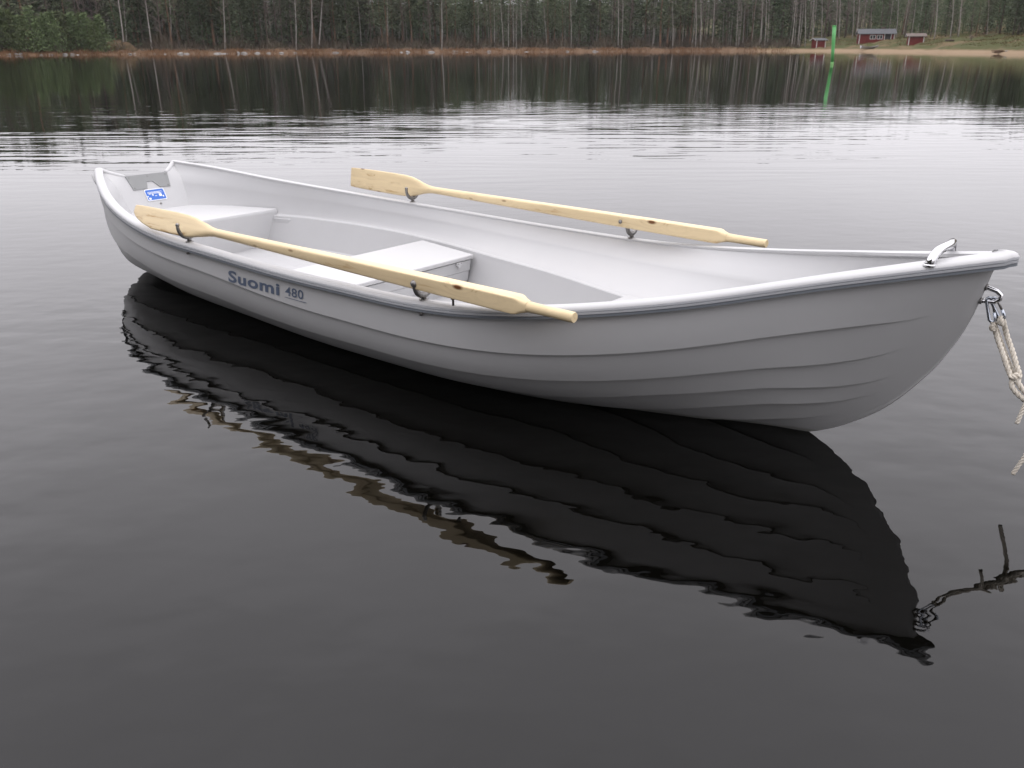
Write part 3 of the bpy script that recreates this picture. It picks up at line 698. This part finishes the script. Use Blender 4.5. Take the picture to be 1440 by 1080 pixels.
def twig_mesh(seed, h=10, start=.35, n=70, spread=1.5, wdt=.016):
    rd = random.Random(seed); m = MB()
    for k in range(n):
        t = start+(1-start)*rd.random()**.8; a = rd.uniform(0, 6.283); ln = spread*(1.15-t)*rd.uniform(.5, 1.2); p = Vector((0, 0, h*t))
        dr = Vector((math.cos(a), math.sin(a), rd.uniform(.5, 1.3))).normalized(); prev = p; w0 = wdt*(1.3-t)
        pts_ = [p, p+dr*ln*.5, p+dr*ln+Vector((0, 0, -.06*ln))]
        m.tube(pts_, [w0, w0*.7, w0*.3], 3, cap=False)
        for j in range(4):
            b = pts_[0].lerp(pts_[2], rd.uniform(.3, 1)); d2 = (dr+Vector((rd.gauss(0, .6), rd.gauss(0, .6), rd.gauss(0, .3)))).normalized()
            m.tube([b, b+d2*ln*.35], [w0*.55, w0*.2], 3, cap=False)
    return m
def trunk(m, h, r0, r1, seed, wob=.12, n=7):
    rd = random.Random(seed); ph = rd.uniform(0, 6)
    m.tube([(wob*math.sin(ph+z*.5)*z/h, wob*math.cos(ph*1.3+z*.4)*z/h, z) for z in np.linspace(-.4, h, 9)], list(np.linspace(r0, r1, 9)), n)
    return m
proto = {}
def mk(kind, seed):
    if kind == 'spruce':
        o = thing('spruce_tree', 'x', 'tree'); trunk(MB(), 9.6, .13, .02, seed, .05).build('trunk', M_bark, o); crown_mesh('crown', 'spruce', seed, 1500).build('crown', M_spruce, o, smooth=False)
    elif kind == 'pine':
        o = thing('pine_tree', 'x', 'tree'); trunk(MB(), 9.4, .13, .03, seed, .15).build('trunk', M_pinebark, o); crown_mesh('crown', 'pine', seed, 1300).build('crown', M_pine, o, smooth=False)
    elif kind == 'birch':
        o = thing('birch_tree', 'x', 'tree'); trunk(MB(), 10, .078, .014, seed, .18).build('trunk', M_birch, o); twig_mesh(seed, 10, .35).build('crown', M_twig, o, smooth=False)
    elif kind == 'bare':
        o = thing('bare_tree', 'x', 'tree'); trunk(MB(), 10, .085, .02, seed, .2).build('trunk', M_bark, o); twig_mesh(seed, 10, .2, 90, 1.4).build('crown', M_twig, o, smooth=False)
    elif kind == 'young':
        o = thing('young_pine', 'x', 'tree'); trunk(MB(), 4.7, .05, .012, seed, .05).build('trunk', M_bark, o); crown_mesh('crown', 'young', seed, 1500).build('crown', M_young, o, smooth=False)
    return o
for k, nv in (('spruce', 4), ('pine', 4), ('birch', 3), ('bare', 3), ('young', 3)): proto[k] = [mk(k, 11*i+3) for i in range(nv)]
used = set()
def plant(kind, x, y, h, label, group=None, lean=0, rz=None, sxy=1.0):
    src = random.choice(proto[kind])
    if src.name in used: o = copy_tree(src)
    else: used.add(src.name); o = src
    unit = 5 if kind == 'young' else 10
    o.location = (x, y, ground_z(x, y)); s = h/unit; o.scale = (s*sxy, s*sxy, s)
    o.rotation_euler = (random.gauss(0, .012), lean, 0) if rz is None else (0, lean, rz)
    if rz is None: o.rotation_euler = (0, lean, 0); o.delta_rotation_euler = (0, 0, 0)
    if abs(lean) < 1e-6: o.rotation_euler = (random.gauss(0, .012), random.gauss(0, .012), random.uniform(0, 6.28))
    tag(o, label, 'tree', group); return o
YB = ([-80, 0, 50, 150, 300, 480, 600, 690, 710, 745, 800, 850, 1000, 1050, 1150, 1250, 1310, 1370, 1410, 1520], [204, 204, 200, 193, 186, 180, 170, 150, 142, 148, 148, 162, 164, 160, 160, 150, 140, 142, 160, 165])
def treetop(px, D):
    r = ray(px, float(np.interp(px, *YB))+14); return D*(-r.z/r.y)-H
def place(px, t):                             # a spot t metres inland in the photo column px
    r = ray(px, 66); d = Vector((r.x, r.y)).normalized(); R = shoreR(d.x, d.y); return d*(R+t)
GC = 'evergreens of the far-shore forest'; GB = 'slim pale birches of the far-shore forest'; GN = 'bare grey-brown trees of the far-shore forest'
LAB = {'spruce': 'dark pointed spruce in the forest along the far shore', 'pine': 'rounded green pine with a bare trunk in the forest along the far shore', 'bare': 'leafless grey-brown tree among the evergreens on the far shore'}
def gap(px): return 1128 < px < 1460
# evergreens and bare trees, front rows
px = -55.0
while px < 1500:
    for row, (t0, t1) in enumerate(((6.5, 12), (12, 20))):
        x_ = px+random.uniform(-7, 7); t = random.uniform(t0, t1)
        if gap(x_): t += 22 if x_ < 1300 else 26
        if x_ < 170: t += 4
        p = place(x_, t); D = p.length
        if x_ < 150: k = random.choices(['bare', 'spruce', 'pine'], [6, 1, 1])[0]
        elif x_ < 930: k = random.choices(['spruce', 'pine', 'bare'], [3.5, 6, 1.8])[0]
        elif x_ < 1310: k = random.choices(['spruce', 'pine', 'bare'], [2.2, 1.6, 6])[0]
        else: k = random.choices(['spruce', 'pine', 'bare'], [5, 2, 2])[0]
        h = (treetop(x_, p.y)-ground_z(p.x, p.y))*random.uniform(.78, 1.08)
        plant(k, p.x, p.y, max(h, 5), LAB[k], GN if k == 'bare' else GC, sxy=random.uniform(1.0, 1.75))
    px += 15.5
# the pale birches, where the photo shows their trunks : column, lean (photo px over 60 px up), inland t, own label
BIR = [(174, -6, 5, 'tall white forked birch beside the small brown mound on the left shore'), (178, -3, 6.5, None), (213, -7, 5, 'white birch just right of the one by the brown mound, leaning left'),
       (241, -2, 9, None), (316, -1, 4, None), (416, -1, 4, None), (438, 1, 4.5, None), (448, 6, 5, 'crooked pale birch leaning right, left of the middle of the far shore'), (545, 0, 8, None),
       (621, 1, 3.5, 'tall lone white birch trunk in the middle of the far shore'), (695, 0, 7, None), (715, 0, 7, None), (722, 0, 6.5, None), (733, 0, 8, None), (803, 0, 6, None), (829, 8, 16, 'pale birch leaning right above the middle of the shore'),
       (838, 0, 15, None), (869, 1, 5, None), (874, 2, 5.5, None), (946, 0, 5, None), (978, 1, 5, None), (985, 1, 5.5, None), (1001, 4, 8, None), (1016, 1, 10, None), (1024, 3, 10, None), (1039, 4, 10, None), (1044, 4, 9, None),
       (1070, 1, 9, None), (1075, 3, 8, None), (1079, 3, 9, None), (1085, 4, 12, None), (1113, 7, 5, 'pale birch leaning right at the left end of the sandy shore'), (1132, 1, 7, None), (1142, 3, 8, None), (1154, 0, 26, None), (1173, 3, 24, None), (1178, 3, 24, None),
       (1197, 2, 30, None), (1203, 4, 29, None), (1222, 2, 34, None), (1236, 4, 34, None), (1258, 4, 34, None), (1312, 6, 24, 'big white birch with spreading bare branches on the lawn behind the right shed'), (1334, 5, 30, 'left of the two white birches right of the big branching one'), (1345, 7, 30, 'right of the two white birches right of the big branching one'),
       (1385, 2, 36, None)]
for px_, ln, t, lab in BIR:
    p = place(px_, t); h = treetop(px_, p.y)*random.uniform(.85, 1.0); ln -= (px_-750)/3500*60
    plant('birch', p.x, p.y, h, lab or 'slim pale birch trunk among the dark trees on the far shore', None if lab else GB, lean=math.atan2(ln, 60) or .001, sxy=1.5 if lab and 'big' in lab else (1.15 if lab else .95))
for k in range(58):                                             # more thin pale trunks, thickest towards the cabins
    px_ = random.choice([random.uniform(940, 1150), random.uniform(1000, 1300), random.uniform(200, 940)]); p = place(px_, random.uniform(5, 17) if not gap(px_) else random.uniform(28, 42))
    plant('birch', p.x, p.y, treetop(px_, p.y)*random.uniform(.75, 1.0), 'slim pale birch trunk among the dark trees on the far shore', GB, lean=random.gauss(0, .025) or .001, sxy=.8)
# thicket of young pines at the left edge
for i in range(20):
    x_ = -40+i*9.8; p = place(x_, random.uniform(2.5, 6)); h = (5.6-.9*max(0, (x_-100)/60))*random.uniform(.85, 1.1)
    plant('young', p.x, p.y, h, 'bushy bright green young pine in the thicket at the left end of the far shore', 'young pines of the left shore thicket', sxy=random.uniform(1.2, 1.6))
for k in proto:
    for o in proto[k]:
        if o.name not in used:
            for ch in list(o.children): bpy.data.objects.remove(ch)
            bpy.data.objects.remove(o)

# forest behind the front rows : one far-off mass
def forest(name, label, spots, kindf, nt_):
    vs, fs = [], []; m = MB(); V = {'spruce': [], 'pine': []}
    for k in V:
        for sd_ in (5, 9, 14): V[k].append(crown_mesh('c', k, sd_, nt_))
    for x, y, h in spots:
        c = random.choice(V[kindf()]); s = h/10; a = random.uniform(0, 6.28); ca, sa = math.cos(a)*s*1.7, math.sin(a)*s*1.7; z0 = ground_z(x, y)
        o = len(m.v); m.v += [(x+ca*v[0]-sa*v[1], y+sa*v[0]+ca*v[1], z0+s*v[2]) for v in c.v]; m.f += [tuple(i+o for i in f) for f in c.f]
        o = len(m.v); m.add([(x-.1, y, z0-.3), (x+.1, y, z0-.3), (x, y, z0+h*.9), (x, y-.1, z0-.3), (x, y+.1, z0-.3)], [(0, 1, 2), (3, 4, 2)])
    m.mi = [0]*len(m.f); tag(m.build(name, M_spruce, smooth=False), label, None, None, 'stuff')
sp = []
px = -90
while px < 1530:
    for t0, t1 in ((20, 27), (27, 35), (35, 45), (45, 58), (58, 70)):
        x_ = px+random.uniform(-8, 8); t = random.uniform(t0, t1)+(20 if gap(x_) else 0); p = place(x_, t)
        sp.append((p.x, p.y, max(5, (treetop(x_, p.y)-ground_z(p.x, p.y))*random.uniform(.72, 1.0))))
    px += 11
forest('forest', 'deep mass of evergreens behind the far-shore trees', sp, lambda: random.choice(['spruce', 'pine']), 620)
sp = []
for i in range(300):                                            # the same forest going on round both sides of the lake
    a = random.choice([random.uniform(-80, -38), random.uniform(37, 84)]); ar = math.radians(a); d_ = Vector((math.sin(ar), math.cos(ar))); p = d_*(shoreR(d_.x, d_.y)+random.uniform(5, 26)); sp.append((p.x, p.y, random.uniform(8, 12)))
for i in range(330):                                            # unseen trees added round the viewer's back to shade the near hull side
    a = random.uniform(188, 300); ar = math.radians(a); d_ = Vector((math.sin(ar), math.cos(ar))); p = d_*(shoreR(d_.x, d_.y)+random.uniform(.5, 7)); sp.append((p.x, p.y, random.uniform(13, 17)))
forest('forest', 'dark evergreens round the sides of the lake, with unseen ones added behind the viewer to shade the hull', sp, lambda: random.choice(['spruce', 'pine']), 420)
# undergrowth between the trunks, dry reeds at the water's edge
def scatter(name, label, mtl, n, pxr, tr, hr, wr, up, keep=None):
    m = MB(); rd = random.Random(len(name))
    for k in range(n):
        x_ = rd.uniform(*pxr); t = rd.uniform(*tr)
        if keep and not keep(x_, t, rd): continue
        p = place(x_, t); z = ground_z(p.x, p.y); h = rd.uniform(*hr)*(.6+.5*math.sin(x_*.09)*math.sin(x_*.031+1)); wv = rd.uniform(*wr)
        dx, dy = rd.gauss(0, up)*h, rd.gauss(0, up)*h; a = rd.uniform(0, 3.14); zz = z+rd.uniform(0, .5)*h*(up > .4)
        m.add([(p.x-wv*math.cos(a), p.y-wv*math.sin(a), zz-.05), (p.x+wv*math.cos(a), p.y+wv*math.sin(a), zz-.05), (p.x+dx, p.y+dy, zz+h)], [(0, 1, 2)])
    return tag(m.build(name, mtl, smooth=False), label, None, None, 'stuff')
M_reed = mat('dry_reed', (.215, .122, .064), .9, spec=.1, noise=(.6, 1, (.145, .08, .045)))
scatter('undergrowth', 'tangle of leafless brush under the far-shore trees', M_bush, 26000, (-80, 1240), (3.5, 18), (.5, 2.2), (.03, .10), .5, lambda x, t, r: not (1125 < x and t < 22) )
scatter('dry_reeds', 'orange-brown dry reeds and grass along the far waterline', M_reed, 16000, (-80, 1135), (-.3, 3.6), (.25, .75), (.02, .06), .25, lambda x, t, r: r.random() < (1 if x < 1000 else (1135-x)/135))
M_tuft = mat('lawn_tufts', (.070, .072, .028), .9, spec=.1, noise=(.4, 1, (.13, .10, .05)))
scatter('grass', 'rough lawn of green and straw-coloured grass above the beach', M_tuft, 9000, (1170, 1500), (9, 40), (.08, .28), (.03, .09), .4)

# rocks along the waterline
M_rock = mat('pale_shore_rock', (.30, .285, .265), .85, spec=.2, noise=(3, .9, (.17, .16, .15)), bump=(12, .6))
def rock_mesh(seed):
    rd = random.Random(seed); bm = bmesh.new(); bmesh.ops.create_icosphere(bm, subdivisions=2, radius=1)
    ph = [rd.uniform(0, 6) for _ in range(6)]
    for v in bm.verts:
        c = v.co; k = 1+.18*math.sin(2.3*c.x+ph[0])+.16*math.sin(2.9*c.y+ph[1])+.14*math.sin(3.3*c.z+ph[2]); v.co = Vector((c.x*k*1.2, c.y*k, c.z*k*.62))
    me = bpy.data.meshes.new('rock'); bm.to_mesh(me); bm.free(); me.materials.append(M_rock); return me
RK = [rock_mesh(i) for i in range(4)]
rp = random.Random(3)
for i in range(46):
    x_ = rp.choice([rp.uniform(180, 480), rp.uniform(180, 480), rp.uniform(560, 960), rp.uniform(0, 170)]); p = place(x_, rp.uniform(-.3, .9)); s = rp.uniform(.16, .42)
    o = bpy.data.objects.new('shore_rock', RK[i % 4]); COL.objects.link(o); o.location = (p.x, p.y, max(ground_z(p.x, p.y), -.05)+.05*s); o.rotation_euler = (0, 0, rp.uniform(0, 6)); o.scale = (s*rp.uniform(.9, 1.7), s, s*rp.uniform(.7, 1.1))
    tag(o, 'pale grey stone at the waterline of the far shore', 'rock', 'stones along the far waterline')
# brown mound on the left
p = place(165, 7)
m = MB(); rows = []
for i in range(9):
    a = i/8*math.pi/2; rows.append([(2.7*math.cos(a)*math.cos(b)*(1+.15*math.sin(3*b)+random.uniform(-.08, .08)), 2.0*math.cos(a)*math.sin(b), (1.6+random.uniform(-.18, .18))*math.sin(a)-.3) for b in np.linspace(0, 2*math.pi, 22)[:-1]])
m.grid(rows, closed=True); mo = m.build('earth_mound', mat('bare_earth', (.12, .078, .047), .95, spec=.1, noise=(1.6, 1, (.07, .055, .03)), bump=(4, .6))); mo.location = (p.x, p.y, ground_z(p.x, p.y))
tag(mo, 'small rounded brown earth mound by the tall birch on the left shore', 'mound', None, 'structure')

# ------------------------------------------------------------------ red cabins
M_red = mat('falu_red_boards', (.155, .030, .027), .85, spec=.15, noise=(1.5, .8, (.11, .022, .02)))
M_trim = mat('white_trim', (.50, .48, .46), .7); M_roof = mat('dark_roof_felt', (.055, .058, .065), .8, noise=(2, .8, (.085, .085, .09)))
M_roof2 = mat('brown_roof', (.13, .10, .085), .85, noise=(2, .8, (.09, .07, .06))); M_glass = mat('window_glass', (.03, .035, .04), .05)
M_wdark = mat('porch_shade_black', (.02, .018, .018), .8)
def house(name, label, px_, t, rz, W, Dp, hw, rise, roofm, win, porch_shade=None, porch=None):
    p = place(px_, t); o = thing(name, label, 'cabin', (p.x, p.y, ground_z(p.x, p.y)-.15), rz)
    # local : x along the front, y away from the water, front at y=0 ; ridge runs along x
    m = MB(); zt = hw+.15
    x0 = -W/2; pw = porch or (0, 0)
    m.add([(-W/2, 0, -.4), (W/2, 0, -.4), (W/2, Dp, -.4), (-W/2, Dp, -.4), (-W/2, 0, zt), (W/2, 0, zt), (W/2, Dp, zt), (-W/2, Dp, zt), (-W/2, Dp/2, zt+rise), (W/2, Dp/2, zt+rise)],
          [(0, 1, 5, 4), (2, 3, 7, 6), (1, 2, 6, 9, 5), (3, 0, 4, 8, 7)])
    n = int(W/.16)
    for i in range(n):
        x = -W/2+W*(i+.5)/n; m.box((x, -.008, (zt-.4)/2), (.03, .016, zt+.39))
    m.build('wall', M_red, o, smooth=False)
    ov = .35; th = .09; m = MB()
    for s in (0, 1):
        ye, yr = (-ov, Dp/2) if s == 0 else (Dp+ov, Dp/2); ze = zt-ov*rise/(Dp/2)+.03; zr = zt+rise+.03
        q = [(-W/2-ov, ye, ze), (W/2+ov, ye, ze), (W/2+ov, yr, zr), (-W/2-ov, yr, zr)]
        m.add(q+[(a, b, c+th) for a, b, c in q], [(3, 2, 1, 0), (4, 5, 6, 7), (0, 1, 5, 4), (1, 2, 6, 5), (3, 0, 4, 7)])
    rf = m.build('roof', roofm, o, smooth=False)
    m = MB(); m.box((W*.18, Dp/2+.2, zt+rise+.15), (.45, .45, .6)); 
    if W > 5: m.build('chimney', M_roof2, rf, smooth=False)
    for sx in (-1, 1):
        m = MB(); m.box((sx*(W/2-.06), -.02, (zt-.2)/2), (.16, .05, zt+.2)); m.build('corner_board', M_trim, o, smooth=False)
        m = MB()
        for a, b in ((-ov, Dp/2), (Dp+ov, Dp/2)):
            ze = zt-ov*rise/(Dp/2)+.06; zr = zt+rise+.06
            q = [(sx*(W/2+ov+.012), a, ze-.10), (sx*(W/2+ov+.012), b, zr-.10), (sx*(W/2+ov+.012), b, zr+.06), (sx*(W/2+ov+.012), a, ze+.06)]
            m.add(q, [(0, 1, 2, 3)]); 
        m.build('barge_board', M_trim, rf, smooth=False)
    for (x, w_, z0, z1) in win:
        m = MB()
        for dx in (-w_/2, 0, w_/2): m.box((x+dx, -.035, (z0+z1)/2), (.09, .05, z1-z0+.09))
        for zz in (z0, z1): m.box((x, -.033, zz), (w_+.09, .045, .09))
        f = m.build('window', M_trim, o, smooth=False)
        m = MB(); m.box((x, -.016, (z0+z1)/2), (w_, .03, z1-z0)); m.build('pane', M_glass, f, smooth=False)
    if porch_shade:
        x, w_, z1 = porch_shade; m = MB(); m.box((x, -.015, z1/2), (w_, .03, z1)); m.build('porch_shade', M_wdark, o, smooth=False)  # flat box, its black colour stands for the shade inside the porch opening
        for sx in (-1, 1):
            m = MB(); m.box((x+sx*(w_/2+.06), -.03, z1/2), (.12, .05, z1)); m.build('door_frame', M_trim, o, smooth=False)
    return o
house('red_cabin', 'long red cabin with a dark roof, white windows and a dark porch above the beach', 1231, 21, math.radians(-14), 6.6, 3.6, 1.62, .78, M_roof, [(-.75, 1.0, .75, 1.45), (.55, 1.0, .75, 1.45)], (2.05, 1.1, 1.65))
house('red_shed', 'small red shed left of the green spar buoy, under a dark roof', 1154, 7, math.radians(10), 2.0, 2.0, 1.25, .30, M_roof, [])
house('red_shed', 'small red shed with a brown roof on the bank right of the long cabin', 1287, 13, math.radians(-16), 2.55, 2.2, 1.4, .38, M_roof2, [])

# rowing boat pulled up on the beach, driftwood heap, log and bush on the lawn
p = place(1223, 4.0); o = thing('beached_boat', 'small grey boat pulled up on the sand below the long red cabin', 'boat', (p.x, p.y, ground_z(p.x, p.y)+.02), math.radians(4))
m = MB(); rows = []
for i in range(13):
    f = i/12; X = -1.7+3.4*f; b = .62*math.sin(math.pi*min(1, .18+.78*f))**.6 if f < 1 else .03; zs = .38+.22*(2*f-1)**2
    rows.append([(X, b*s, zs*(abs(s)**1.6)) for s in np.linspace(-1, 1, 9)])
m.grid(rows); m.build('hull', mat('beached_boat_grey', (.33, .33, .33), .6), o)
for X in (-.6, .5):
    m = MB(); m.box((X, 0, .30), (.24, .95, .04)); m.build('seat', M_post, o, smooth=False)
p = place(1408, .9); o = thing('driftwood_pile', 'dark heap of driftwood logs with a pale stone on the sandy water edge', 'log pile', (p.x, p.y, max(0, ground_z(p.x, p.y))-.05)); o.scale = (1.15, 1, .62)
rd = random.Random(4)
for i in range(9):
    m = MB(); a = rd.gauss(0, .35); x, z = rd.uniform(-.5, .5), .12+.13*(i % 4); L2 = rd.uniform(.5, .95)
    m.tube([(x-L2*math.cos(a), -L2*math.sin(a), z), (x, 0, z+.04), (x+L2*math.cos(a), L2*math.sin(a), z+rd.uniform(-.05, .12))], [.09, .085, .06], 8); m.build('log', M_pinebark, o)
m = MB(); m.ball((.62, -.25, .42), .17, 8, sc=(1.2, .9, .8)); m.build('stone', M_rock, o)
p = place(1334, 20); o = thing('fallen_log', 'short grey log lying on the lawn right of the red sheds', 'log', (p.x, p.y, ground_z(p.x, p.y)+.1), .2)
m = MB(); m.tube([(-.8, 0, .1), (0, .03, .12), (.8, 0, .1)], [.17, .16, .13], 10); m.build('stem', M_bark, o)
m = MB(); m.tube([(.2, 0, .15), (.45, .1, .5)], [.05, .03], 6); m.build('branch_stub', M_bark, o)
p = place(1364, 22); o = thing('bare_bush', 'low leafless bush alone on the lawn at the right', 'bush', (p.x, p.y, ground_z(p.x, p.y)))
twig_mesh(5, .9, .05, 60, .8, .012).build('twigs', M_twig, o, smooth=False)
m = MB(); m.tube([(0, 0, -.1), (0, 0, .8)], [.04, .01], 6); m.build('stem', M_bark, o)

# ------------------------------------------------------------------ thin damp air over the lake
hz = bpy.data.materials.new('damp_air'); hz.use_nodes = True; t = hz.node_tree; t.nodes.clear()
ho = t.nodes.new('ShaderNodeOutputMaterial'); pv = t.nodes.new('ShaderNodeVolumePrincipled'); pv.inputs['Density'].default_value = .00012; pv.inputs['Color'].default_value = (.95, .95, .97, 1); pv.inputs['Anisotropy'].default_value = 0
t.links.new(pv.outputs[0], ho.inputs['Volume'])
m = MB(); m.box((0, 100, 12), (560, 470, 32)); tag(m.build('haze', hz, smooth=False), 'thin grey haze in the air over the lake', None, None, 'stuff')
